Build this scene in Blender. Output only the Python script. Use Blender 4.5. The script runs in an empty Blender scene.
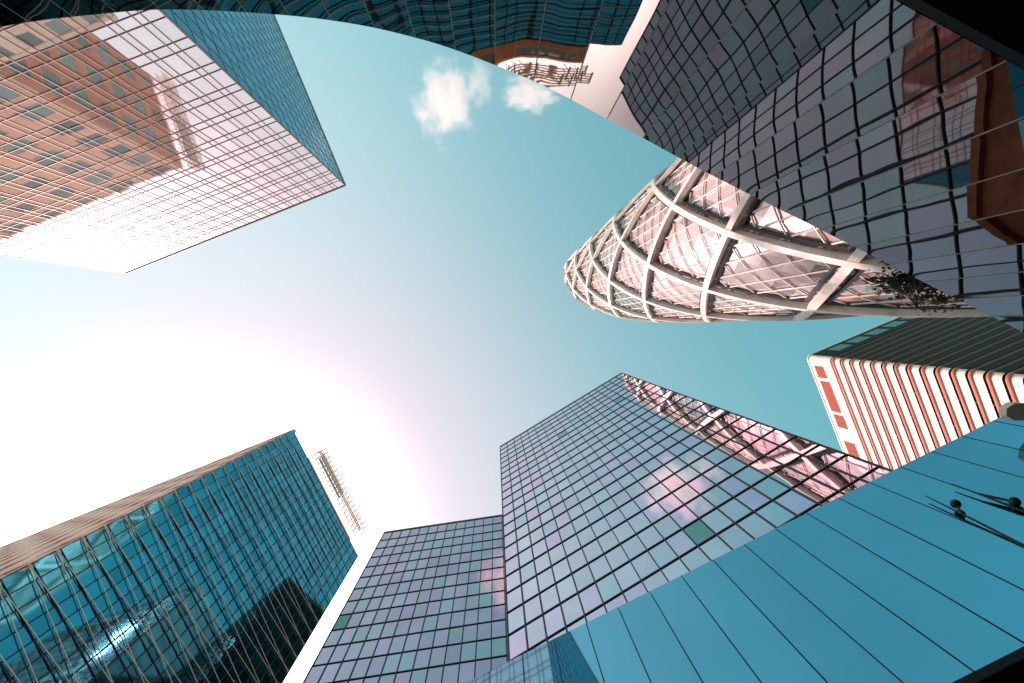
import bpy, math, random
from mathutils import Vector, Matrix
random.seed(7)
W, H, F = 1024, 683, 480.0
EYE = 1.6
ZX, ZY = 495.0, 327.0            # where the verticals of all the towers meet

# ------------------------------------------------------------------ camera frame (looking up, image right = +X, image down = +Y)
zc = Vector((ZX - W/2, -(ZY - H/2), -F)).normalized()
xc = (Vector((1,0,0)) - zc*zc.x).normalized()
yc = zc.cross(xc)
RW = Matrix((xc, yc, zc))        # camera vector -> world vector
CAM = Vector((0,0,EYE))

def at(px, py, h):               # surveyed corner -> plan position at height h above the eye
    d = RW @ Vector((px - W/2, -(py - H/2), -F))
    d *= h/d.z
    return Vector((d.x, d.y, h + EYE))
def off(x, y, h): return at(ZX + x, ZY + y, h)
def proj(p):
    c = RW.transposed() @ (Vector(p) - CAM)
    if c.z > -1e-4: return None
    return (W/2 + F*c.x/-c.z, H/2 - F*c.y/-c.z)

scene = bpy.context.scene
C = scene.collection

# ------------------------------------------------------------------ mesh helpers
class MB:
    def __init__(s): s.v=[]; s.f=[]; s.m=[]; s.t=[]; s.uv=[]
    def face(s, pts, mi=0, t=(1,1,1), uv=None):
        b=len(s.v); s.v += [tuple(p) for p in pts]; s.f.append(tuple(range(b,b+len(pts)))); s.m.append(mi); s.t.append(t)
        s.uv += uv if uv else [(0,0)]*len(pts)
    def hexa(s, a, mi=0, t=(1,1,1)):            # 8 points: bottom ring 0-3, top ring 4-7
        for q in ((3,2,1,0),(4,5,6,7),(0,1,5,4),(1,2,6,5),(2,3,7,6),(3,0,4,7)):
            s.face([a[i] for i in q], mi, t)
    def obox(s, o, u, v, w, mi=0, t=(1,1,1)):   # origin corner and three edge vectors
        o=Vector(o);u=Vector(u);v=Vector(v);w=Vector(w)
        s.hexa([o,o+u,o+u+v,o+v,o+w,o+u+w,o+u+v+w,o+v+w],mi,t)
    def prism(s, poly, z0, z1, mi=0, t=(1,1,1)):
        n=len(poly)
        s.face([(p[0],p[1],z1) for p in poly],mi,t); s.face([(p[0],p[1],z0) for p in reversed(poly)],mi,t)
        for i in range(n):
            a=poly[i]; b=poly[(i+1)%n]
            s.face([(a[0],a[1],z0),(b[0],b[1],z0),(b[0],b[1],z1),(a[0],a[1],z1)],mi,t)
    def tube(s, pts, rs, n=8, mi=0):
        pts=[Vector(p) for p in pts]; rings=[]
        for i,p in enumerate(pts):
            d=(pts[min(i+1,len(pts)-1)]-pts[max(i-1,0)]).normalized()
            a=d.orthogonal().normalized(); b=d.cross(a)
            r=rs[i] if isinstance(rs,(list,tuple)) else rs
            rings.append([p+(a*math.cos(2*math.pi*k/n)+b*math.sin(2*math.pi*k/n))*r for k in range(n)])
        for i in range(len(rings)-1):
            for k in range(n):
                s.face([rings[i][k],rings[i][(k+1)%n],rings[i+1][(k+1)%n],rings[i+1][k]],mi)
        s.face(list(reversed(rings[0])),mi); s.face(rings[-1],mi)
    def bar(s, a, b, w, up=(0,0,1), d=None, mi=0):
        a=Vector(a); b=Vector(b); t=(b-a).normalized(); u=Vector(up)
        x=t.cross(u).normalized(); y=x.cross(t).normalized(); d=d or w
        s.obox(a-x*w/2-y*d/2, x*w, y*d, b-a, mi)
    def sphere(s, c, r, n=14, m=8, mi=0):
        c=Vector(c)
        P=lambda i,j: c+Vector((math.sin(math.pi*j/m)*math.cos(2*math.pi*i/n),math.sin(math.pi*j/m)*math.sin(2*math.pi*i/n),math.cos(math.pi*j/m)))*r
        for j in range(m):
            for i in range(n):
                q=[P(i,j),P(i,j+1),P(i+1,j+1),P(i+1,j)]
                if j==0: q=[q[0],q[1],q[2]]
                elif j==m-1: q=[q[0],q[1],q[3]]
                s.face(q,mi)
    def build(s, name, mats, parent=None, weld=False, smooth=False, **pr):
        me=bpy.data.meshes.new(name); me.from_pydata(s.v,[],s.f)
        if not isinstance(mats,(list,tuple)): mats=[mats]
        for m in mats: me.materials.append(m)
        me.polygons.foreach_set('material_index', s.m)
        at_=me.color_attributes.new('tint','FLOAT_COLOR','CORNER'); buf=[]
        for f,t in zip(s.f,s.t):
            for _ in f: buf += [t[0],t[1],t[2],1]
        at_.data.foreach_set('color',buf)
        uvl=me.uv_layers.new(name='UVMap'); fl=[]
        for q in s.uv: fl += [q[0],q[1]]
        uvl.data.foreach_set('uv',fl)
        if weld:
            import bmesh
            bm=bmesh.new(); bm.from_mesh(me); bmesh.ops.remove_doubles(bm,verts=bm.verts,dist=1e-4)
            bmesh.ops.recalc_face_normals(bm,faces=bm.faces); bm.to_mesh(me); bm.free()
        if smooth:
            me.polygons.foreach_set('use_smooth',[True]*len(me.polygons)); me.set_sharp_from_angle(angle=.5)
        me.update()
        o=bpy.data.objects.new(name,me); C.objects.link(o)
        if parent: o.parent=parent; o.matrix_parent_inverse=Matrix.Translation(-parent.location)
        for k,v in pr.items(): o[k]=v
        return o
def thing(name, label, cat, loc=(0,0,0), group=None):
    o=bpy.data.objects.new(name,None); C.objects.link(o); o.location=loc; o.empty_display_size=.5
    o['label']=label; o['category']=cat
    if group: o['group']=group
    return o

# ------------------------------------------------------------------ materials
def mat(name):
    m=bpy.data.materials.new(name); m.use_nodes=True
    nt=m.node_tree; return m, nt, nt.nodes['Principled BSDF']
def N(nt,t,**k):
    n=nt.nodes.new(t)
    for a,b in k.items(): setattr(n,a,b)
    return n
def glassy(name, col, rough=.02, metal=1.0, bump=0.0, bscale=.5, stretch=(1,1,1), dirt=.12, pillow=0.0, spec=.5, use_tint=True):
    m,nt,b=mat(name); L=nt.links.new
    at_=N(nt,'ShaderNodeAttribute',attribute_name='tint')
    mul=N(nt,'ShaderNodeMixRGB',blend_type='MULTIPLY'); mul.inputs[0].default_value=1
    mul.inputs[1].default_value=(*col,1); L(at_.outputs['Color'],mul.inputs[2])
    tc=N(nt,'ShaderNodeTexCoord'); mp=N(nt,'ShaderNodeMapping'); mp.inputs['Scale'].default_value=stretch
    L(tc.outputs['Object'],mp.inputs[0])
    nz=N(nt,'ShaderNodeTexNoise'); nz.inputs['Scale'].default_value=.35; nz.inputs['Detail'].default_value=5
    L(tc.outputs['Object'],nz.inputs['Vector'])
    mr=N(nt,'ShaderNodeMapRange'); mr.inputs[1].default_value=.3; mr.inputs[2].default_value=.7; mr.inputs[3].default_value=1-dirt; mr.inputs[4].default_value=1
    L(nz.outputs['Fac'],mr.inputs[0])
    m2=N(nt,'ShaderNodeMixRGB',blend_type='MULTIPLY'); m2.inputs[0].default_value=1
    L(mul.outputs[0],m2.inputs[1]); L(mr.outputs[0],m2.inputs[2]); L(m2.outputs[0],b.inputs['Base Color'])
    b.inputs['Metallic'].default_value=metal; b.inputs['Roughness'].default_value=rough; b.inputs['Specular IOR Level'].default_value=spec
    if bump:
        n2=N(nt,'ShaderNodeTexNoise'); n2.inputs['Scale'].default_value=bscale; n2.inputs['Detail'].default_value=1.0
        L(mp.outputs[0],n2.inputs['Vector'])
        h=n2.outputs['Fac']
        if pillow:
            uv=N(nt,'ShaderNodeUVMap'); sp=N(nt,'ShaderNodeSeparateXYZ'); L(uv.outputs[0],sp.inputs[0])
            a=N(nt,'ShaderNodeMath',operation='MULTIPLY_ADD'); a.inputs[1].default_value=2; a.inputs[2].default_value=-1; L(sp.outputs[0],a.inputs[0])
            p=N(nt,'ShaderNodeMath',operation='POWER'); ab=N(nt,'ShaderNodeMath',operation='ABSOLUTE'); L(a.outputs[0],ab.inputs[0]); L(ab.outputs[0],p.inputs[0]); p.inputs[1].default_value=4
            q=N(nt,'ShaderNodeMath',operation='POWER'); L(sp.outputs[1],q.inputs[0]); q.inputs[1].default_value=30
            s_=N(nt,'ShaderNodeMath',operation='ADD'); L(p.outputs[0],s_.inputs[0]); L(q.outputs[0],s_.inputs[1])
            f=N(nt,'ShaderNodeMath',operation='MULTIPLY_ADD'); f.inputs[1].default_value=pillow; L(s_.outputs[0],f.inputs[0]); L(h,f.inputs[2]); h=f.outputs[0]
        bp=N(nt,'ShaderNodeBump'); bp.inputs['Strength'].default_value=1; bp.inputs['Distance'].default_value=bump
        L(h,bp.inputs['Height']); L(bp.outputs[0],b.inputs['Normal'])
    return m
def matte(name, col, rough=.6, var=.15, scale=.8, metal=0, spec=.4, streak=False):
    m,nt,b=mat(name); L=nt.links.new
    tc=N(nt,'ShaderNodeTexCoord'); mp=N(nt,'ShaderNodeMapping'); mp.inputs['Scale'].default_value=(1,1,.12) if streak else (1,1,1)
    L(tc.outputs['Object'],mp.inputs[0])
    nz=N(nt,'ShaderNodeTexNoise'); nz.inputs['Scale'].default_value=scale; nz.inputs['Detail'].default_value=8; nz.inputs['Roughness'].default_value=.65
    L(mp.outputs[0],nz.inputs['Vector'])
    cr=N(nt,'ShaderNodeMapRange'); cr.inputs[1].default_value=.3; cr.inputs[2].default_value=.7; cr.inputs[3].default_value=1-var; cr.inputs[4].default_value=1+var*.4
    L(nz.outputs['Fac'],cr.inputs[0])
    mul=N(nt,'ShaderNodeMixRGB',blend_type='MULTIPLY'); mul.inputs[0].default_value=1; mul.inputs[1].default_value=(*col,1); L(cr.outputs[0],mul.inputs[2])
    at_=N(nt,'ShaderNodeAttribute',attribute_name='tint')
    m3=N(nt,'ShaderNodeMixRGB',blend_type='MULTIPLY'); m3.inputs[0].default_value=1; L(mul.outputs[0],m3.inputs[1]); L(at_.outputs['Color'],m3.inputs[2])
    L(m3.outputs[0],b.inputs['Base Color'])
    b.inputs['Roughness'].default_value=rough; b.inputs['Metallic'].default_value=metal; b.inputs['Specular IOR Level'].default_value=spec
    bp=N(nt,'ShaderNodeBump'); bp.inputs['Strength'].default_value=.15; bp.inputs['Distance'].default_value=.02; L(nz.outputs['Fac'],bp.inputs['Height']); L(bp.outputs[0],b.inputs['Normal'])
    return m
M=dict(
 centre=glassy('bluish_mirror_glass',(.80,.66,.74),.02,bump=.006,bscale=.35),
 wing=glassy('lilac_mirror_glass',(.60,.46,.55),.03,bump=.006,bscale=.35),
 teal=glassy('teal_mirror_glass',(.085,.44,.58),.05,bump=.002,bscale=.3),
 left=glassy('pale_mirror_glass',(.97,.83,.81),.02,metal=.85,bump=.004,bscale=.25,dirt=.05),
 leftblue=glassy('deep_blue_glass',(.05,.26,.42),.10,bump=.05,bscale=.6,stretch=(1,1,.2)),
 dark=glassy('dark_polished_panel',(.29,.25,.23),.012,bump=.0020,bscale=1.6,stretch=(1,1,.45),pillow=.22,dirt=.15),
 blue=glassy('blue_polished_panel',(.23,.52,.68),.03,bump=.0016,bscale=1.0,stretch=(1,1,.4),dirt=.16),
 cocoon=glassy('pale_glazing',(.66,.50,.50),.12,metal=.35,bump=.01,bscale=.4),
 window=glassy('window_glass',(.16,.20,.19),.05,metal=.6,bump=.01,bscale=.4),
 black=matte('black_soffit',(.004,.004,.005),.7,.2),  # soffits and base walls, also the painted shade under the floor bands
 joint=matte('pale_metal_joint',(.36,.32,.30),.6,.1),
 darkbar=matte('dark_mullion',(.012,.014,.022),.5,.1),
 redbar=matte('brown_mullion',(.16,.055,.045),.5,.15),
 palebar=matte('pale_bronze_rod',(.85,.68,.58),.4,.1),
 bluebar=matte('light_blue_bar',(.22,.50,.62),.4,.1,metal=.3),
 core=matte('dark_core',(.03,.035,.04),.8,.2),
 stone=matte('salmon_stone_lit',(.96,.40,.33),.75,.25,.5,streak=True),  # lit copy: the bright pink wash on this face is put into the colour
 stoneshade=matte('salmon_stone_shaded',(.56,.16,.10),.8,.3,.6,streak=True),  # shaded copy of the same stone, darkened for the other face
 pinkwhite=matte('white_painted_steel',(.90,.72,.68),.5,.28,.5),
 spandrel=matte('white_spandrel',(.78,.64,.61),.85,.22,.7,streak=True,spec=.1),
 salmon=matte('salmon_trim',(.50,.17,.13),.8,.2,spec=.1),
 brick=matte('red_brick',(.36,.10,.06),.8,.45,1.5),
 scaff=matte('scaffold_tube',(.62,.38,.33),.5,.2),
 spandrelshade=matte('shaded_spandrel',(.025,.024,.020),.7,.3,spec=.15),  # near-black copy of the spandrel, painting the shade of the corner face
 redpanel=matte('red_panel',(.30,.07,.05),.9,.2,spec=.05),
 trimshade=matte('shaded_salmon_trim',(.07,.028,.02),.5,.2),  # darkened copy of the salmon trim for the shaded face
 palestone=matte('pale_pink_stone',(.95,.58,.53),.75,.15,.5,streak=True),
 flank=glassy('dark_flank_glass',(.04,.045,.045),.1,metal=.3),
 net=matte('green_netting',(.30,.42,.36),.9,.3,3),
 metal=matte('dark_metal',(.03,.03,.035),.4,.2,metal=.5),
 lamp=matte('pinkish_lamp_glass',(.95,.52,.46),.4,.1),
 leaf=matte('leaf_green',(.04,.045,.03),.6,.4,3),
 bark=matte('bark',(.10,.07,.05),.9,.4,4),
)

# ------------------------------------------------------------------ curtain walls
def v2(p): return Vector((p[0],p[1],0))
def facade(root, p0, p1, z0, z1, cols, rows, glass, bar, vw, hw, tint, proud=.07, tilt=.002, nmax=100, hidden=None, part='window_pane', bias=(0,0)):
    """cols / rows: lists of fractions (0..1) along the wall and heights in metres"""
    p0=v2(p0); p1=v2(p1); u=(p1-p0); Lw=u.length; u.normalize()
    n=Vector((u.y,-u.x,0))
    if n.dot(-p0)<0: n=-n
    panes=[]
    for i in range(len(cols)-1):
        for j in range(len(rows)-1):
            a=cols[i]*Lw; b=cols[i+1]*Lw; c=rows[j]; d=rows[j+1]
            tx=random.gauss(0,tilt)+bias[0]; tz=random.gauss(0,tilt)+bias[1]
            q=[]
            for (s,z) in ((a,c),(b,c),(b,d),(a,d)):
                o=(s-(a+b)/2)*tx+(z-(c+d)/2)*tz-.02
                q.append(p0+u*s+n*o+Vector((0,0,z)))
            cen=(q[0]+q[2])/2; pr=[proj(x) for x in q]; ar=0
            pc=proj(cen)
            if all(pr) and 0<pc[0]<W and 0<pc[1]<H and not (hidden and hidden(pc)):
                for k in range(4):
                    A=pr[k];B=pr[(k+1)%4]; ar+=A[0]*B[1]-B[0]*A[1]
                ar=abs(ar)/2
            panes.append((ar,q,tint(i,j)))
    panes.sort(key=lambda x:-x[0])
    def add(mb,q,t):
        w=[x-n*.03 for x in q]; mb.hexa([q[0],q[1],q[2],q[3],w[0],w[1],w[2],w[3]],0,t)
    rest=MB()
    for k,(ar,q,t) in enumerate(panes):
        if k<nmax and ar>0:
            mb=MB(); add(mb,q,t); mb.build(part,glass,root)
        else: add(rest,q,t)
    if rest.f: rest.build('glazing',glass,root,kind='stuff')
    g=MB()
    for c in cols:
        g.obox(p0+u*(c*Lw-vw/2)-n*.10+Vector((0,0,z0)), u*vw, n*(.10+proud), Vector((0,0,z1-z0)))
    for r in rows:
        g.obox(p0-n*.098+Vector((0,0,r-hw/2)), u*Lw, n*(.098+proud-.01), Vector((0,0,hw)))
    g.build('mullion_grid',bar,root)
    return u,n,Lw
def rowlist(z0,z1,d,alt=None):
    out=[z1]; k=0
    while out[-1]-z0>.3*d:
        step=d if not alt else (alt[k%len(alt)]*d)
        out.append(max(z0,out[-1]-step)); k+=1
    return out[::-1]
def fr(n,alt=None):
    if not alt: return [i/n for i in range(n+1)]
    out=[0]
    for i in range(n): out.append(out[-1]+alt[i%len(alt)])
    return [x/out[-1] for x in out]
def rect(a,b,dep,ins=.12):          # footprint behind wall a-b, away from the eye
    a=v2(a);b=v2(b);u=(b-a).normalized();n=Vector((u.y,-u.x,0))
    if n.dot(-a)<0:n=-n
    return [a-n*ins+u*ins,b-n*ins-u*ins,b-n*dep-u*ins,a-n*dep+u*ins],u,n

Hcen,Hwing,Hcurve,Hpan,Hbl,Htl,Hst,Hr,Hk = 92,79,7.1,8.0,85,91,160,110,172
below_panels=lambda p:(p[1]-ZY)>343.5-.502*(p[0]-ZX)
def body(root,poly,z1,m=None,name='core',z0=0):
    mb=MB(); mb.prism(poly,z0,z1); return mb.build(name,m or M['core'],root,weld=True)
def parapet(root,poly,z,m,h=.5,w=.35,name='parapet'):
    mb=MB(); n=len(poly)
    for i in range(n):
        a=v2(poly[i]);b=v2(poly[(i+1)%n]);u=(b-a).normalized();q=Vector((u.y,-u.x,0))
        mb.obox(a-q*w/2+Vector((0,0,z)),b-a,q*w,Vector((0,0,h)))
    return mb.build(name,m,root)

# ---- centre tower (tall) and its lower wing
L=at(500,447,Hcen); T=at(622,373,Hcen)
root=thing('office_tower','tall blue mirror glass tower reflecting the lattice tower and a pink cloud','tower',(L.x,L.y,0),'glass office towers')
def tint_c(i,j):
    r=random.random()
    if r<.08: t=(1.10,.92,1.08)
    elif r<.22: t=(1.02,.95,1.05)
    elif r<.36: t=(.82,1.0,1.0)
    elif r<.366: t=(.30,.55,.45)
    else: t=(.95,1,1)
    g=random.uniform(.93,1.05); return tuple(x*g for x in t)
ph=Hcen*.0308
rows=rowlist(12,L.z,ph)
facade(root,L,T,rows[0],L.z,fr(18),rows,M['centre'],M['darkbar'],.09,.09,tint_c,hidden=below_panels,tilt=.0012)
poly,u,n=rect(L,T,30); body(root,poly,L.z+.15)
poly2=[L-n*.02,T-n*.02,T-n*30,L-n*30]; parapet(root,poly2,L.z+.15,M['joint'],.25,.2)
mb=MB()     # narrow glazed return on the left flank
for k in range(len(rows)-1):
    mb.obox(v2(L)-n*.3-u*.02+Vector((0,0,rows[k]+.1)),-n*29,u*.05,Vector((0,0,rows[k+1]-rows[k]-.2)))
mb.build('side_glazing',M['flank'],root)

A2=at(384,533,Hwing); B2=at(500,516,Hwing); d2=(B2-A2); B2x=A2+d2*1.25
root=thing('office_tower','lower lilac grey glass tower with square panes standing left of the tallest blue one','tower',(A2.x,A2.y,0),'glass office towers')
def tint_w(i,j):
    r=random.random()
    t=(1,1,1) if r<.55 else (1.08,.96,1.06) if r<.75 else (.85,1.06,1.0) if r<.988 else (.25,.6,.45)
    g=random.uniform(.9,1.06); return tuple(x*g for x in t)
rows=rowlist(12,A2.z,ph)
facade(root,A2,B2x,rows[0],A2.z,fr(16),rows,M['wing'],M['darkbar'],.09,.09,tint_w,hidden=lambda p:below_panels(p) or p[0]>503)
mb=MB(); uu=v2(B2x-A2).normalized(); nn2=Vector((uu.y,-uu.x,0)); nn2=nn2 if nn2.dot(-A2)>0 else -nn2
for k in range(len(rows)-1):
    mb.obox(v2(A2)-nn2*.3+Vector((0,0,rows[k]+.1)),-nn2*25.6,uu*.05,Vector((0,0,rows[k+1]-rows[k]-.2)))
mb.build('side_glazing',M['flank'],root)
poly,u,n=rect(A2,B2x,26); body(root,poly,A2.z+.15)
parapet(root,[A2-n*.02,B2x-n*.02,B2x-n*26,A2-n*26],A2.z+.15,M['joint'],.25,.2)

# ---- bottom-left teal tower with a stone flank
A=at(293,430,Hbl); B=at(358,556,Hbl); Cc=at(0,548,Hbl); dirAC=(Cc-A).normalized(); dirAB=(B-A).normalized()
Cc=A+dirAC*70
root=thing('office_tower','teal glass tower at lower left with crossing pale rods over its dark window grid','tower',(A.x,A.y,0),'glass office towers')
fl=Hbl/35.8
rows=rowlist(5,A.z,fl)
def tint_t(i,j):
    g=random.uniform(.78,1.12); return (g,g,g)
facade(root,A,B,rows[0],A.z,fr(20),rows,M['teal'],M['darkbar'],.09,.09,tint_t,tilt=.0007,bias=(-.03,-.012),proud=.04)
nAB=Vector((dirAB.y,-dirAB.x,0)); 
if nAB.dot(-A)<0: nAB=-nAB
nAC=Vector((dirAC.y,-dirAC.x,0))
if nAC.dot(-A)<0: nAC=-nAC
poly=[A-nAB*.14-nAC*.54,B-nAB*.14,B+dirAC*70,Cc-nAC*.54]
body(root,poly,A.z+.1)
Lab=(B-A).length; lv=[A.z-.4-k*fl for k in range(34)]
for k in range(1,33):
    mb=MB()
    for s in (1,-1):
        z1_=min(A.z-.1,lv[k]+s*fl*1.05)
        mb.bar(v2(A)+nAB*.12+Vector((0,0,lv[k]+s*.05)),v2(B)+nAB*.12+Vector((0,0,z1_)),.055,up=nAB,d=.055)
    mb.bar(v2(A)-nAB*.02+Vector((0,0,lv[k])),v2(A)+nAB*.18+Vector((0,0,lv[k])),.12,up=(0,0,1),d=.12)
    mb.build('facade_rods',M['palebar'],root)
def stone_face(a,u,n,Lw,nc,nr,z1,m):
    sm=MB(); cwid=Lw/nc; h=z1/nr; a=v2(a)
    for j in range(nr):
        z=j*h
        sm.obox(a-n*.5+Vector((0,0,z)),u*Lw,n*.5,Vector((0,0,h*.42)))
        sm.obox(a-n*.1+Vector((0,0,z+h*.18)),u*Lw,n*.14,Vector((0,0,h*.05)))
        for i in range(nc):
            sm.obox(a-n*.5+u*(i*cwid)+Vector((0,0,z+h*.42)),u*(cwid*.24),n*.498,Vector((0,0,h*.58)))
            sm.obox(a-n*.5+u*((i+1)*cwid-cwid*.24)+Vector((0,0,z+h*.42)),u*(cwid*.24),n*.498,Vector((0,0,h*.58)))
    sm.build('stone_wall',m,root)
    g=MB()
    for j in range(nr):
        for i in range(nc):
            t=random.uniform(.5,1.5)
            g.obox(a-n*.22+u*((i+.24)*cwid)+Vector((0,0,(j+.42)*h)),u*cwid*.52,n*.1,Vector((0,0,h*.58)),0,(t,t,t))
    g.build('window_glazing',M['window'],root,kind='stuff')
Lac=70; P0=v2(A)-nAC*.02
stone_face(P0,dirAC,nAC,Lac,13,17,A.z,M['palestone'])
mb=MB(); mb.obox(P0-nAC*.6+Vector((0,0,A.z+.1)),dirAC*Lac,nAC*.7,Vector((0,0,.9))); mb.build('parapet',M['palestone'],root)
mb=MB(); mb.obox(P0-nAC*2+dirAC*14+Vector((0,0,A.z+.1)),dirAC*16,-nAC*8,Vector((0,0,2.2))); mb.build('plant_room',M['salmon'],root)

# ---- stone tower behind it, mostly hidden, seen again in the left tower's glass
SA=at(321,452,Hst); SB=SA+ (dirAB*((at(358,536,Hst)-SA).length)); SB=v2(SB)+Vector((0,0,SA.z))
SA=SA-nAB*5.0; SB=SB-nAB*5.0
root=thing('office_tower','salmon stone tower with square windows, hidden behind the teal tower but mirrored at upper left','tower',(SA.x,SA.y,0))
uAC=dirAC; Ls=110
body(root,[v2(SA)-nAB*.5-nAC*.5,v2(SB)-nAB*.5,v2(SB)+uAC*Ls,v2(SA)+uAC*Ls-nAC*.5],SA.z,M['core'])
stone_face(SA,uAC,nAC,Ls,9,20,SA.z,M['stone'])
stone_face(SA,dirAB,nAB,(SB-SA).length,3,20,SA.z,M['stoneshade'])
mb=MB(); mb.prism([v2(SA)+nAB*.2+nAC*.2,v2(SB)+nAB*.2,v2(SB)+uAC*Ls,v2(SA)+uAC*Ls+nAC*.2],SA.z,SA.z+1.0); mb.build('roof_slab',M['stone'],root)
# scaffold hung over its roof edge
sc=thing('scaffold','pale tube scaffold with green netting on the roof edge behind the teal tower','scaffold',(SA.x,SA.y,SA.z+1))
mb=MB(); Lsb=(SB-SA).length
q0=v2(SA)+Vector((0,0,SA.z+1.0))
for r_ in (-3.6,-1.6):
    for k in range(19):
        p=q0+dirAB*(Lsb*k/18)-nAB*r_
        mb.tube([p,p+Vector((0,0,7+1.2*math.sin(k*1.7)))],.16,5)
    for z in (1.2,2.6,4.0,5.4,6.6):
        mb.tube([q0-nAB*r_+Vector((0,0,z)),q0-nAB*r_+dirAB*Lsb+Vector((0,0,z))],.15,5)
for k in range(18):
    p=q0+dirAB*(Lsb*k/18)+nAB*3.6; p2=q0+dirAB*(Lsb*(k+1)/18)+nAB*3.6
    mb.tube([p,p2+Vector((0,0,6))],.07,5); 
    for z in (2.6,5.4): mb.tube([p+Vector((0,0,z)),p-nAB*4.2+Vector((0,0,z))],.07,5)
mb.build('tube_frame',M['scaff'],sc)
mb=MB()
for z in (.4,2.4,4.2):
    mb.obox(q0+dirAB*Lsb*.06+nAB*2.6+Vector((0,0,z)),dirAB*Lsb*.48,nAB*.05,Vector((0,0,1.5)))
mb.build('netting',M['net'],sc)

# ---- top-left tower
a=at(345,185,Htl); b=at(125,273,Htl); d=at(280,14,Htl)
root=thing('office_tower','pale mirrored tower at upper left, brown window lines over a reflected salmon stone tower','tower',(a.x,a.y,0),'glass office towers')
u_=(b-a).normalized(); w_=(d-a).normalized(); w_=(w_-u_*w_.dot(u_)).normalized()
ux=v2(u_).normalized(); wx=v2(d-a); wx=(wx-ux*wx.dot(ux)).normalized()
dd=v2(a)+wx*52+Vector((0,0,a.z))
one=lambda i,j:(1,1,1)
def tint_l(i,j):
    g=random.uniform(.93,1.03); return (g,g*random.uniform(.97,1.02),g)
rows=rowlist(8,a.z,2.3,(1.25,.55))
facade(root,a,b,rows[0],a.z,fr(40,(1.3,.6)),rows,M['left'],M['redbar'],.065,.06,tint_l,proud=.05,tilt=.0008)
rows=rowlist(8,a.z,2.6)
def tint_b(i,j):
    g=random.uniform(.7,1.15); return (g,g,g)
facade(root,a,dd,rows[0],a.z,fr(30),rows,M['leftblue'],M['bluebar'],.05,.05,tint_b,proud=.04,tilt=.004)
nn=-wx
body(root,[v2(a)+ux*.15+wx*.15,v2(b)+wx*.15,v2(b)+wx*52,v2(dd)+ux*.15],a.z+.1)
parapet(root,[v2(a),v2(b),v2(b)+wx*52,v2(dd)],a.z+.12,M['joint'],.3,.25)
mb=MB(); mb.obox(v2(a)-ux*.08-wx*.08,ux*.16,wx*.16,Vector((0,0,a.z+.1))); mb.build('corner_trim',M['darkbar'],root)

# ---- lattice (cocoon-shaped) tower
u1=at(ZX,ZY,1)
e=off(101.9,-41.6,Hk); cx,cy=e.x,e.y; R0=39.6*Hk/F
ush=(-.686,-.728); beta0=math.atan2(-cy,-cx)
root=thing('lattice_tower','bullet-shaped tower wrapped in a white diamond lattice over pale glazing','tower',(cx,cy,0))
def Rh(z):
    x=(z-.5*Hk)/(.5*Hk)
    return R0 if x<0 else R0*max(0.0,1-x*x)**.33
def S(phi,z,o=0.0):
    z=min(z,Hk*.9995); r=Rh(z); s=(R0-r)
    cX=cx+s*ush[0]; cY=cy+s*ush[1]; r=r+o
    an=beta0+phi
    ex=1.16*r*math.cos(phi); ey=.972*r*math.sin(phi); cb,sb=math.cos(beta0),math.sin(beta0)
    return Vector((cX+ex*cb-ey*sb,cY+ex*sb+ey*cb,z+EYE))
NS=8; DZ=.067*Hk; stp=2*math.pi/NS
k_=(stp/2)/DZ; zn=.256*Hk
def nrm(phi,z):
    p=S(phi,z); a_=S(phi+.01,z)-p; b_=S(phi,z+.3)-p if z<Hk-.6 else p-S(phi,z-.3)
    n_=a_.cross(b_)
    if n_.length<1e-9: return Vector((0,0,1))
    return n_.normalized()
for sgn in (1,-1):
    for i in range(NS):
        mb=MB(); prev=None; zz=0.0
        while zz<Hk*.992:
            ph_=i*stp+sgn*k_*(zz-zn); p=S(ph_,zz); n_=nrm(ph_,zz)
            zq=zz+.4; t_=(S(i*stp+sgn*k_*(zq-zn),zq)-p).normalized(); b_=t_.cross(n_).normalized()
            wd=.34*(.45+.55*min(1,Rh(zz)/R0)); dp=.62
            o_=.02*sgn
            ring=[p+b_*wd+n_*o_,p-b_*wd+n_*o_,p-b_*wd-n_*dp,p+b_*wd-n_*dp]
            if prev:
                for q in range(4): mb.face([prev[q],prev[(q+1)%4],ring[(q+1)%4],ring[q]])
            prev=ring; zz+=2.2 if zz<Hk*.8 else .7
        mb.build('lattice_beam',M['pinkwhite'],root,weld=True)
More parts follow.
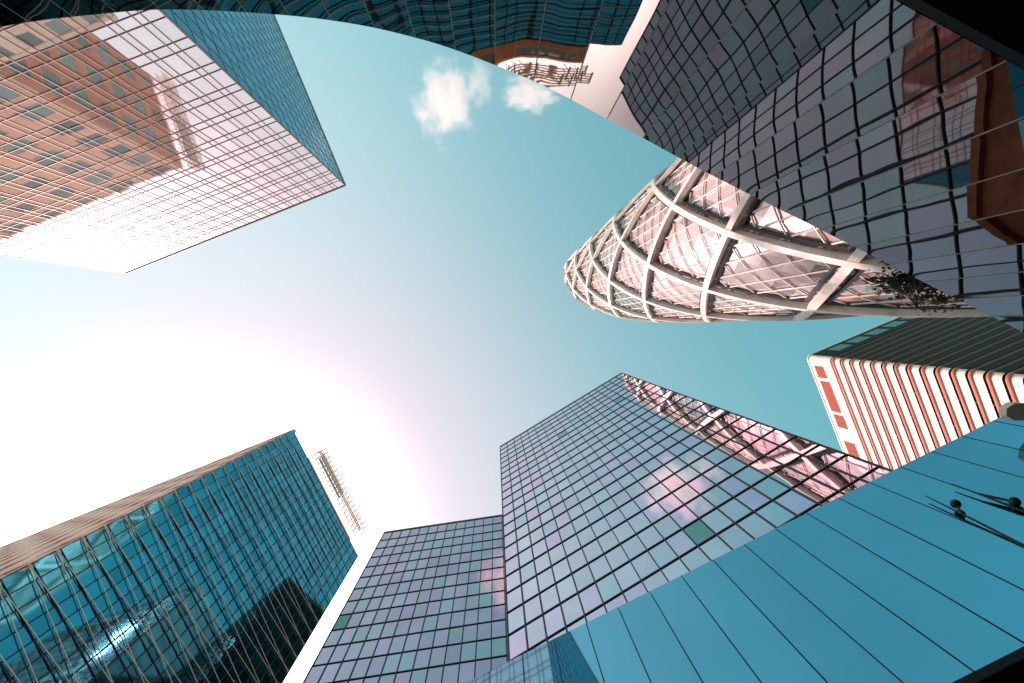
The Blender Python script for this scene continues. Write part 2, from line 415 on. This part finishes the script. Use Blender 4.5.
# glazing diamonds: helix coordinates (i,j)
rear=MB(); rearbars=MB()
def PT(aa,bb,o):   # aa = phi+k(z-zn), bb = phi-k(z-zn) in steps
    ph_=(aa+bb)/2*stp; z=zn+(aa-bb)/2*stp/k_
    return S(ph_,max(0,z),o), z, ph_
for i in range(0,NS):
    for dlt in range(-5,14):
        # cell spanning aa in [i+dlt', ...]
        a0=i+dlt; b0=i-0
        zc_=zn+((a0+.5)-(b0-.5+0))/2*stp/k_ - .5*stp/k_*1
        z_mid=zn+((a0+.5)-(b0+.5))/2*stp/k_
        if z_mid<DZ*.2 or z_mid>Hk*1.03: continue
        phm=((a0+b0+1)/2*stp+math.pi)%(2*math.pi)-math.pi
        g=MB(); br=MB(); n_=5
        r=random.random()
        t=(1.25,1.12,1.12) if r<.5 else (.9,.98,1.0) if r<.75 else (.35,.62,.62) if r<.88 else (1.1,.95,.9)
        okc=0
        for p in range(n_):
            for q in range(n_):
                c4=[PT(a0+(p+x)/n_,b0+(q+y)/n_,-.80) for x,y in ((0,0),(1,0),(1,1),(0,1))]
                if min(c[1] for c in c4)>Hk*.998: continue
                if max(c[1] for c in c4)<=0: continue
                gg=random.uniform(.75,1.15)*(.45 if random.random()<.10 else 1)
                g.face([c[0] for c in c4],0,(t[0]*gg,t[1]*gg,t[2]*gg)); okc+=1
        if not okc: continue
        for p in range(1,7):
            for fam in (0,1):
                pts=[]; c_=p/7*2                       # lines x+y=c and x-y=c-1 across the diamond
                for q in range(9):
                    s_=q/8
                    if fam==0: lo=max(0,c_-1); hi=min(1,c_); x=lo+(hi-lo)*s_; y=c_-x
                    else: lo=max(0,c_-1); hi=min(1,c_); x=lo+(hi-lo)*s_; y=1-(c_-x)
                    c=PT(a0+x,b0+y,-.70)
                    if 0<c[1]<Hk*.985: pts.append(c[0])
                if len(pts)>2: br.tube(pts,.085,4)
        gk=MB()  # dark border tubes painting the deep shade beside the beams
        for e0,e1_ in (((0,0),(1,0)),((1,0),(1,1)),((1,1),(0,1)),((0,1),(0,0))):
            ps=[]
            for q in range(7):
                s_=q/6; c=PT(a0+.075+.85*(e0[0]+(e1_[0]-e0[0])*s_),b0+.075+.85*(e0[1]+(e1_[1]-e0[1])*s_),-.66)
                if 0<c[1]<Hk*.97: ps.append(c[0])
            if len(ps)>2: gk.tube(ps,.20*(.3+.7*Rh(zc_ if 0<zc_<Hk else 0)/R0) if zc_<Hk*.9 else .14,4)
        if abs(phm)<1.95:
            if gk.f: gk.build('reveal_shade',M['darkbar'],root)
            go=g.build('glass_panel',M['cocoon'],root)
            if br.f: br.build('glazing_bars',M['pinkwhite'],go)
        else:
            for src,dst in ((g,rear),(br,rearbars)):
                for fi,f in enumerate(src.f): dst.face([src.v[x] for x in f],0,src.t[fi])
rear.build('rear_glazing',M['cocoon'],root); rearbars.build('rear_glazing_bars',M['pinkwhite'],root)
mb=MB()   # dark floors inside
for kz in range(1,40):
    z=kz*Hk/41; 
    ring=[S(2*math.pi*q/40,z,-1.8) for q in range(40)]
    if Rh(z)<4: continue
    mb.face(ring); mb.face([r_-Vector((0,0,.4)) for r_ in reversed(ring)])
    for q in range(40): mb.face([ring[q]-Vector((0,0,.4)),ring[(q+1)%40]-Vector((0,0,.4)),ring[(q+1)%40],ring[q]])
mb.build('floor_slabs',M['core'],root)

# ---- right building with rounded corner and banded facade
K=off(313,30,Hr); e1=v2(off(313+37,30+95,Hr)-K).normalized(); e2=v2(off(313+87,30-33,Hr)-K); e2=(e2-e1*e2.dot(e1)).normalized()
root=thing('apartment_block','banded block at right, white balcony bands on one side and bands coloured dark as shade round its corner','building',(K.x,K.y,0))
rc=.9; path=[]
Kc=v2(K)
path.append((Kc+e1*75,-e2)); 
path.append((Kc+e1*rc,-e2))
for i in range(1,7):
    t=i/7*math.pi/2; c0=Kc+e1*rc+e2*rc; nn=(-e2*math.cos(t)-e1*math.sin(t)); path.append((c0+nn*rc,nn))
path.append((Kc+e2*rc,-e1)); path.append((Kc+e2*80,-e1))
def sweep(prof,name,m,mi=None,split=None):      # closed profile of (outward, z)
    mb=MB()
    for i in range(len(path)-1):
        for k in range(len(prof)):
            (o1,z1),(o2,z2)=prof[k],prof[(k+1)%len(prof)]
            (p,n1),(q,n2)=path[i],path[i+1]
            dk=(i==len(path)-2 and mi and mi[k]==0)  # last face: shade put into the colour through darker material slots
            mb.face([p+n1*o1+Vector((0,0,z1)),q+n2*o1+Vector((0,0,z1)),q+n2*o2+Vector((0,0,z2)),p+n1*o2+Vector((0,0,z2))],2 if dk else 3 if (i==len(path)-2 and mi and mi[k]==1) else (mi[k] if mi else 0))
    for (p,n1) in (path[0],path[-1]): mb.face([p+n1*o+Vector((0,0,z)) for o,z in prof])
    return mb.build(name,m,root,weld=True)
fh=Hr/40
core=[p-n1*.9 for p,n1 in path]+[Kc+e1*75+e2*80]
mb=MB(); mb.prism(core,0,K.z-.2); mb.build('core',M['core'],root,weld=True)
win=[(-.92,0),(-.7,0),(-.7,K.z-2.7*fh),(-.92,K.z-2.7*fh)]
sweep(win,'ribbon_windows',M['window'])
top=K.z-2.6*fh
for k in range(36):
    z=top-(k+1)*fh
    prof=[(-.75,z),(.0,z),(.0,z+fh*.54),(.07,z+fh*.55),(.19,z+fh*.60),(.23,z+fh*.68),(.19,z+fh*.76),(.07,z+fh*.81),(-.75,z+fh*.81)]
    sweep(prof,'floor_band',[M['spandrel'],M['salmon'],M['spandrelshade'],M['trimshade'],M['black']],[4,0,1,1,1,1,1,1,0])  # band undersides painted black as shade, last face in the darkened copies
prof=[(-.9,top),(.15,top),(.15,K.z),(-.9,K.z)]
sweep(prof,'attic_wall',[M['spandrel'],M['spandrel'],M['spandrelshade']],[0,0,0,0])  # shaded side of the attic painted with the darkened spandrel
prof=[(-.4,K.z),(.3,K.z),(.3,K.z+.35),(-.4,K.z+.35)]
sweep(prof,'roof_edge',M['spandrel'])
for (s0,s1,z0_,z1_) in ((2.0,5.0,.35,1.2),(5.8,13.5,.35,1.25),(14.2,17.5,.4,1.3),(21.0,27.0,.4,1.35),(28.5,36,.4,1.35),(38,47,.4,1.3)):
    mb=MB(); mb.obox(Kc+e1*s0-e2*.16+Vector((0,0,K.z-z1_*fh*1.3)),e1*(s1-s0),-e2*.04,Vector((0,0,(z1_-z0_)*fh*1.3)))
    mb.build('attic_window',M['redpanel'],root)
mb=MB()
for s in range(16):
    mb.obox(Kc+e2*(4+s*4.6)-e1*.18+Vector((0,0,K.z-1.9*fh)),e2*3.4,-e1*.05,Vector((0,0,1.4*fh)))
mb.build('attic_louvres',M['window'],root)
mb=MB()    # expansion joints of the balcony bands
for s in range(1,14):
    mb.obox(Kc+e1*(s*5.2)-e2*.015-e1*.03+Vector((0,0,5)),e1*.06,-e2*.02,Vector((0,0,top-5)))
mb.build('band_joints',M['redbar'],root)

# ------------------------------------------------------------------ low curved mirrored building
cp=[(1220,430),(1100,370.5),(957,299),(863,251),(779,209),(701,169.5),(643,138),(609,120),(573,100.5),(538,83),(500,67),(461,52),(422,39.5),(360,25),(283,15),(176,9.5),(100,14),(0,27),(-120,56),(-260,110),(-420,200)]
pts=[v2(at(x,y,Hcurve)) for x,y in cp]
def catmull(P,n=12):
    out=[]
    for i in range(len(P)-1):
        p0=P[max(i-1,0)];p1=P[i];p2=P[i+1];p3=P[min(i+2,len(P)-1)]
        for k in range(n):
            t=k/n
            out.append(.5*((2*p1)+(p2-p0)*t+(2*p0-5*p1+4*p2-p3)*t*t+(3*p1-p0-3*p2+p3)*t**3))
    out.append(P[-1]); return out
cur=catmull(pts)
acc=[0]
for i in range(1,len(cur)): acc.append(acc[-1]+(cur[i]-cur[i-1]).length)
def along(s):
    s=max(0,min(acc[-1],s))
    for i in range(1,len(acc)):
        if acc[i]>=s:
            t=(s-acc[i-1])/(acc[i]-acc[i-1]); return cur[i-1].lerp(cur[i],t)
    return cur[-1]
def frame(s):
    t=(along(s+.15)-along(s-.15)).normalized(); n_=Vector((t.y,-t.x,0))
    if n_.dot(-along(s))<0: n_=-n_
    return along(s),t,n_
step=40.7*Hcurve/F
jt=min(range(len(cur)),key=lambda i:(cur[i]-v2(at(643,138,Hcurve))).length); s0=acc[jt]%step
zt=Hcurve+EYE; zb=Hcurve/2.03+EYE
root=thing('curved_building','low building with a sweeping dark mirror facade of tall panels along the top','building',(pts[5].x,pts[5].y,0))
ss=[]; s=s0
while s<acc[-1]: ss.append(s); s+=step
for a_,b_ in zip(ss[:-1],ss[1:]):
    mb=MB(); n_=6
    tt=random.uniform(.9,1.08); tcol=(tt,tt,tt)
    P_=[frame(a_+.008+(b_-a_-.016)*q/n_) for q in range(n_+1)]
    tl=random.gauss(0,.0015)
    for q in range(n_):
        (p,_,m1),(r,_,m2)=P_[q],P_[q+1]
        mb.face([p+m1*tl+Vector((0,0,zb)),r+m2*tl+Vector((0,0,zb)),r+Vector((0,0,zt)),p+Vector((0,0,zt))],0,tcol,[(q/n_,0),((q+1)/n_,0),((q+1)/n_,1),(q/n_,1)])
        w1=p-m1*.03; w2=r-m2*.03
        mb.face([p+Vector((0,0,zt)),r+Vector((0,0,zt)),w2+Vector((0,0,zt)),w1+Vector((0,0,zt))],0,tcol)
        mb.face([w2+Vector((0,0,zb)),w1+Vector((0,0,zb)),w1+Vector((0,0,zt)),w2+Vector((0,0,zt))],0,tcol)
    mb.build('wall_panel',M['dark'],root,weld=True,smooth=True)
for s in ss:
    p,t,n_=frame(s); mb=MB()
    mb.obox(p-t*.004-n_*.03+Vector((0,0,zb)),t*.008,n_*.036,Vector((0,0,zt-zb)))
    mb.build('panel_joint',M['joint'],root)
mb=MB(); mb2=MB(); mb3=MB(); K_=90
fs=[frame(acc[-1]*q/K_) for q in range(K_+1)]
for q in range(K_):
    (p,_,m1),(r,_,m2)=fs[q],fs[q+1]
    f=lambda x,m,o,z:x-m*o+Vector((0,0,z))
    mb.hexa([f(p,m1,.05,zb),f(r,m2,.05,zb),f(r,m2,2.2,zb),f(p,m1,2.2,zb),f(p,m1,.05,zt-.02),f(r,m2,.05,zt-.02),f(r,m2,2.2,zt-.02),f(p,m1,2.2,zt-.02)])
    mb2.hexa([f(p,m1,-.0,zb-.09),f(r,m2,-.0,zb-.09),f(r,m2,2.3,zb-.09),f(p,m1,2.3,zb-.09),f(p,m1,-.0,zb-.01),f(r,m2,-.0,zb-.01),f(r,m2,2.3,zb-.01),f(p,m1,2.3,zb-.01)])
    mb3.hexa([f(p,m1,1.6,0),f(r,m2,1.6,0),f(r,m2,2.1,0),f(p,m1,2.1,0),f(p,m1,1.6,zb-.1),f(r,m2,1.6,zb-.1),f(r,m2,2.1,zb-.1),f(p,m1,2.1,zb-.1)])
mb.build('core',M['core'],root); mb2.build('soffit',M['black'],root); mb3.build('base_wall',M['black'],root)

# ------------------------------------------------------------------ low blue panelled building
zt=Hpan+EYE; zb=Hpan/1.75+EYE
q0=off(618-ZX,607-ZY,Hpan); q1=off(962-ZX,436-ZY,Hpan); ub=v2(q1-q0).normalized(); nb=Vector((ub.y,-ub.x,0))
if nb.dot(-q0)<0: nb=-nb
stepb=(q1-q0).length/11
root=thing('panelled_building','low building clad in smooth blue panels crossing the lower right corner','building',(q0.x,q0.y,0))
for k in range(-9,26):
    p=v2(q0)+ub*stepb*k; mb=MB(); g=random.uniform(.95,1.05)
    tl=random.gauss(0,.002); aa=p+ub*.007; bb=p+ub*(stepb-.007)
    f=[aa+nb*tl+Vector((0,0,zb)),bb+nb*tl+Vector((0,0,zb)),bb+Vector((0,0,zt)),aa+Vector((0,0,zt))]; w=[x-nb*.03 for x in f]
    mb.hexa(f+w,0,(g,g,g)); mb.build('wall_panel',M['blue'],root)
    mb=MB(); mb.obox(p-ub*.011-nb*.03+Vector((0,0,zb)),ub*.014,nb*.034,Vector((0,0,zt-zb))); mb.build('panel_joint',M['darkbar'],root)
p=v2(q0)-ub*stepb*9; Lb=stepb*34
mb=MB(); mb.obox(p-nb*4+Vector((0,0,zb)),ub*Lb,nb*3.95,Vector((0,0,zt-zb-.03))); mb.build('core',M['core'],root)
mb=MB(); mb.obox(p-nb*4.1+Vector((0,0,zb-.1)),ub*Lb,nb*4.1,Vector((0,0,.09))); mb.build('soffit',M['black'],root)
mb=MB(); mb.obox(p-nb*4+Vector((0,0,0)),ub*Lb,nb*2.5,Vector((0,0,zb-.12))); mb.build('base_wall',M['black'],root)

# ---- brick block between, seen only as a reflection
Hb=20; bq=[v2(off(x,y,Hb)) for x,y in ((285,300),(165,412),(225,440),(345,335))]
root=thing('brick_building','red brick block glimpsed only as a reflection at the right end of the dark facade','building',(bq[0].x,bq[0].y,0))
mb=MB(); mb.prism(bq,0,Hb+EYE); mb.build('wall',M['brick'],root,weld=True)
mb=MB()
for j in range(6):
    for i in range(6):
        a_=bq[0].lerp(bq[1],(i+.25)/6); b_=bq[0].lerp(bq[1],(i+.7)/6); t=(b_-a_).normalized(); n_=Vector((t.y,-t.x,0)); n_=n_ if n_.dot(-a_)>0 else -n_
        mb.obox(a_-n_*.05+Vector((0,0,2+j*3.2)),b_-a_,n_*.10,Vector((0,0,1.6)))
mb.build('windows',M['window'],root,kind='stuff')
parapet(root,bq,Hb+EYE,M['brick'],.4,.5)

# ---- masts in front of the blue panels
def wall_lamp(tip,low,ball,label):
    ph=lambda x,y:at(x,y,307*Hpan/(.449*(x-ZX)+.894*(y-ZY))*.985)
    P1=ph(*tip); P2=ph(*low); P3=P1.lerp(P2,1.7); Bp=ph(*ball)+nb*.05
    r=thing('wall_lamp',label,'lamp',P3,'ball lamps on long arms fixed to the blue panels')
    mb=MB(); mb.tube([P1+nb*.02,P1.lerp(P3,.3)+nb*.03,P3+nb*.02],[.008,.015,.020],10); mb.build('arm',M['metal'],r)
    mb=MB(); mb.sphere(Bp,.065); mb.build('lamp_globe',M['metal'],r)
    mb=MB(); c=P1.lerp(P3,.25); mb.tube([c+nb*.03,Bp],.018,8); mb.tube([P3+nb*.02,P3-nb*.12],.06,8); mb.build('bracket',M['metal'],r)
wall_lamp((926,497),(1024,547),(957,507),'ball lamp on a dark arm against the blue panels, the left one of two')
wall_lamp((952,485),(1024,513),(1016,505),'ball lamp on a dark arm against the blue panels, cut by the right edge')
lp=at(1020,412,7.35)
r=thing('street_lamp','round pinkish lamp head at the right edge over the blue panels','lamp',(lp.x+1.6,lp.y+.4,0))
mb=MB(); ring=[lp+Vector((math.cos(2*math.pi*k/8+.39)*.24,math.sin(2*math.pi*k/8+.39)*.15,0)) for k in range(8)]
mb.face(ring); mb.face([q+Vector((0,0,.12)) for q in reversed(ring)])
for k in range(8): mb.face([ring[k],ring[(k+1)%8],ring[(k+1)%8]+Vector((0,0,.12)),ring[k]+Vector((0,0,.12))])
mb.build('lamp_head',M['lamp'],r)
mb=MB(); mb.tube([lp+Vector((.1,0,.14)),lp+Vector((1.0,.25,.2)),Vector((lp.x+1.6,lp.y+.4,8.6)),Vector((lp.x+1.6,lp.y+.4,0))],.05,8); mb.build('pole',M['metal'],r)

# ------------------------------------------------------------------ tree behind the curved facade
base=off(412,-50,18.5); r=thing('tree','small leafy tree rising behind the dark curved facade before the lattice tower','tree',(base.x,base.y,0))
rnd=random.Random(3)
mb=MB(); mb.tube([(base.x+.5,base.y-.5,0),(base.x+.4,base.y-.4,8),(base.x+.2,base.y-.1,15),(base.x,base.y,20)],[.22,.18,.12,.04],8)
limbs=[]
for k in range(46):
    z=rnd.uniform(17.6,20.6); an=rnd.uniform(0,6.28); ln=rnd.uniform(.5,1.75)
    s_=Vector((base.x+.1,base.y-.05,z-.9)); e_=Vector((base.x+math.cos(an)*ln*.8,base.y+math.sin(an)*ln*.75,z+rnd.uniform(0,.8)))
    limbs.append((s_,e_)); mb.tube([s_,s_.lerp(e_,.5)+Vector((0,0,.12)),e_],[.04,.025,.01],5)
mb.build('trunk',M['bark'],r)
mb=MB()
for s_,e_ in limbs:
    for q in range(100):
        c=s_.lerp(e_,rnd.uniform(.35,1.08))+Vector((rnd.gauss(0,.13),rnd.gauss(0,.11),rnd.gauss(0,.16)))
        a_=Vector((rnd.gauss(0,1),rnd.gauss(0,1),rnd.gauss(0,.6))).normalized(); b_=a_.orthogonal().normalized(); l_=rnd.uniform(.06,.13); g=rnd.uniform(.6,1.7)
        mb.face([c-a_*l_,c+b_*l_*.45,c+a_*l_,c-b_*l_*.45],0,(g,g,g))
mb.build('crown',M['leaf'],r)

# ------------------------------------------------------------------ ground
mb=MB(); G=6000; mb.face([(-G,-G,0),(G,-G,0),(G,G,0),(-G,G,0)])
m,nt,bs=mat('plaza_paving'); tc=N(nt,'ShaderNodeTexCoord'); bk=N(nt,'ShaderNodeTexBrick'); bk.inputs['Scale'].default_value=1.2
bk.inputs['Color1'].default_value=(.28,.26,.25,1); bk.inputs['Color2'].default_value=(.34,.31,.30,1); bk.inputs['Mortar'].default_value=(.12,.11,.11,1)
nt.links.new(tc.outputs['Object'],bk.inputs['Vector']); nt.links.new(bk.outputs['Color'],bs.inputs['Base Color']); bs.inputs['Roughness'].default_value=.8
g=mb.build('ground',m); g['kind']='structure'

# ------------------------------------------------------------------ sun, sky, clouds
sdir=(RW@Vector((205-W/2,-(577-H/2),-F))).normalized()
el=math.asin(sdir.z)
sl=bpy.data.lights.new('sun','SUN'); sl.energy=4.9; sl.angle=math.radians(.5); sl.color=(1,.75,.69)
so=bpy.data.objects.new('sun',sl); C.objects.link(so); so.rotation_euler=sdir.to_track_quat('Z','Y').to_euler(); so.location=(0,0,50)
w=bpy.data.worlds.new('World'); scene.world=w; w.use_nodes=True; nt=w.node_tree; nt.nodes.clear(); Lk=nt.links.new
sky=N(nt,'ShaderNodeTexSky',sky_type='NISHITA'); sky.sun_disc=False; sky.sun_elevation=el; sky.sun_rotation=math.atan2(sdir.x,sdir.y)
sky.air_density=1.0; sky.dust_density=0.0; sky.ozone_density=1.0
tint=N(nt,'ShaderNodeMixRGB',blend_type='MULTIPLY'); tint.inputs[0].default_value=1; tint.inputs[2].default_value=(.70,1.26,.79,1)
Lk(sky.outputs[0],tint.inputs[1])
# pale aureole of hazy air round the sun
geo=N(nt,'ShaderNodeTexCoord'); dt=N(nt,'ShaderNodeVectorMath',operation='DOT_PRODUCT'); dt.inputs[1].default_value=sdir
nm=N(nt,'ShaderNodeVectorMath',operation='NORMALIZE'); Lk(geo.outputs['Generated'],nm.inputs[0]); Lk(nm.outputs[0],dt.inputs[0])
mx=N(nt,'ShaderNodeMath',operation='MAXIMUM'); mx.inputs[1].default_value=0; Lk(dt.outputs['Value'],mx.inputs[0])
def lobe(pw,col,st):
    p=N(nt,'ShaderNodeMath',operation='POWER'); p.inputs[1].default_value=pw; Lk(mx.outputs[0],p.inputs[0])
    c=N(nt,'ShaderNodeMixRGB',blend_type='MULTIPLY'); c.inputs[0].default_value=1; c.inputs[1].default_value=(col[0]*st,col[1]*st,col[2]*st,1)
    Lk(p.outputs[0],c.inputs[2]); return c.outputs[0]
acc_=tint.outputs[0]
LOBES=[(2,(.26,.46,.40),.44/.15/1.74),(5,(1,.05,.05),.88/.15/1.74),(60,(1,.92,.90),11/.15/1.74)]
for l in LOBES:
    ad=N(nt,'ShaderNodeMixRGB',blend_type='ADD'); ad.inputs[0].default_value=1; Lk(acc_,ad.inputs[1]); Lk(lobe(*l),ad.inputs[2]); acc_=ad.outputs[0]
# thin high haze brightening the sky towards the upper left
hd=N(nt,'ShaderNodeVectorMath',operation='DOT_PRODUCT'); hd.inputs[1].default_value=Vector((-300,-300,480)).normalized(); Lk(nm.outputs[0],hd.inputs[0])
mx=N(nt,'ShaderNodeMath',operation='MAXIMUM'); mx.inputs[1].default_value=0; Lk(hd.outputs['Value'],mx.inputs[0])
ad=N(nt,'ShaderNodeMixRGB',blend_type='ADD'); ad.inputs[0].default_value=1; Lk(acc_,ad.inputs[1]); Lk(lobe(8,(1,.85,.75),.17/.15/1.74),ad.inputs[2]); acc_=ad.outputs[0]
bg=N(nt,'ShaderNodeBackground'); bg.inputs['Strength'].default_value=.15; Lk(acc_,bg.inputs[0])
ou=N(nt,'ShaderNodeOutputWorld'); Lk(bg.outputs[0],ou.inputs[0])

def cloud(px,py,h,rx,ry,label,seed,dens=.012):
    c=at(px,py,h); sx=rx*h/F; sy=ry*h/F
    mb=MB(); mb.sphere((0,0,0),1,24,14)
    m=bpy.data.materials.new('cloud_vapour'); m.use_nodes=True; nt=m.node_tree; nt.nodes.clear()
    tc=N(nt,'ShaderNodeTexCoord'); nz=N(nt,'ShaderNodeTexNoise'); nz.inputs['Scale'].default_value=2.1; nz.inputs['Detail'].default_value=8; nz.inputs['Roughness'].default_value=.66
    mp=N(nt,'ShaderNodeMapping'); mp.inputs['Location'].default_value=(seed,seed*2.3,seed*.7); nt.links.new(tc.outputs['Object'],mp.inputs[0]); nt.links.new(mp.outputs[0],nz.inputs['Vector'])
    ln=N(nt,'ShaderNodeVectorMath',operation='LENGTH'); nt.links.new(tc.outputs['Object'],ln.inputs[0])
    a_=N(nt,'ShaderNodeMath',operation='MULTIPLY_ADD'); a_.inputs[1].default_value=-.42; nt.links.new(ln.outputs['Value'],a_.inputs[0]); nt.links.new(nz.outputs['Fac'],a_.inputs[2])
    mr=N(nt,'ShaderNodeMapRange'); mr.inputs[1].default_value=.20; mr.inputs[2].default_value=.34; mr.inputs[3].default_value=0; mr.inputs[4].default_value=dens; nt.links.new(a_.outputs[0],mr.inputs[0])
    pv=N(nt,'ShaderNodeVolumePrincipled'); pv.inputs['Color'].default_value=(1,.80,.80,1); pv.inputs['Anisotropy'].default_value=.3; nt.links.new(mr.outputs[0],pv.inputs['Density'])
    o=N(nt,'ShaderNodeOutputMaterial'); nt.links.new(pv.outputs[0],o.inputs['Volume'])
    ob=mb.build('cloud',m,None,weld=True); ob.location=c; ob.scale=(sx,sy,sx*.5); ob['label']=label; ob['category']='cloud'; ob['group']='small clouds'
cloud(445,100,900,40,52,'larger puffy pinkish cloud in the blue gap below the curved facade',1.3,.020)
cloud(478,84,900,22,30,'thin wisp of cloud between the two puffier ones',8.4,.012)
cloud(530,93,900,38,26,'smaller pale cloud touching the edge of the curved facade',5.1,.020)

# ------------------------------------------------------------------ camera and output
cd=bpy.data.cameras.new('camera'); co=bpy.data.objects.new('camera',cd); C.objects.link(co); scene.camera=co
cd.sensor_width=36; cd.lens=36*F/W; cd.clip_start=.05; cd.clip_end=20000
m4=RW.to_4x4(); m4.translation=CAM; co.matrix_world=m4
scene.render.resolution_x=W; scene.render.resolution_y=H
vs=scene.view_settings; vs.view_transform='Standard'; vs.look='None'; vs.gamma=1; vs.exposure=0.8; vs.use_curve_mapping=False
try:
    scene.cycles.volume_step_rate=1.0; scene.cycles.max_bounces=8; scene.cycles.glossy_bounces=6; scene.cycles.volume_bounces=2
except Exception: pass
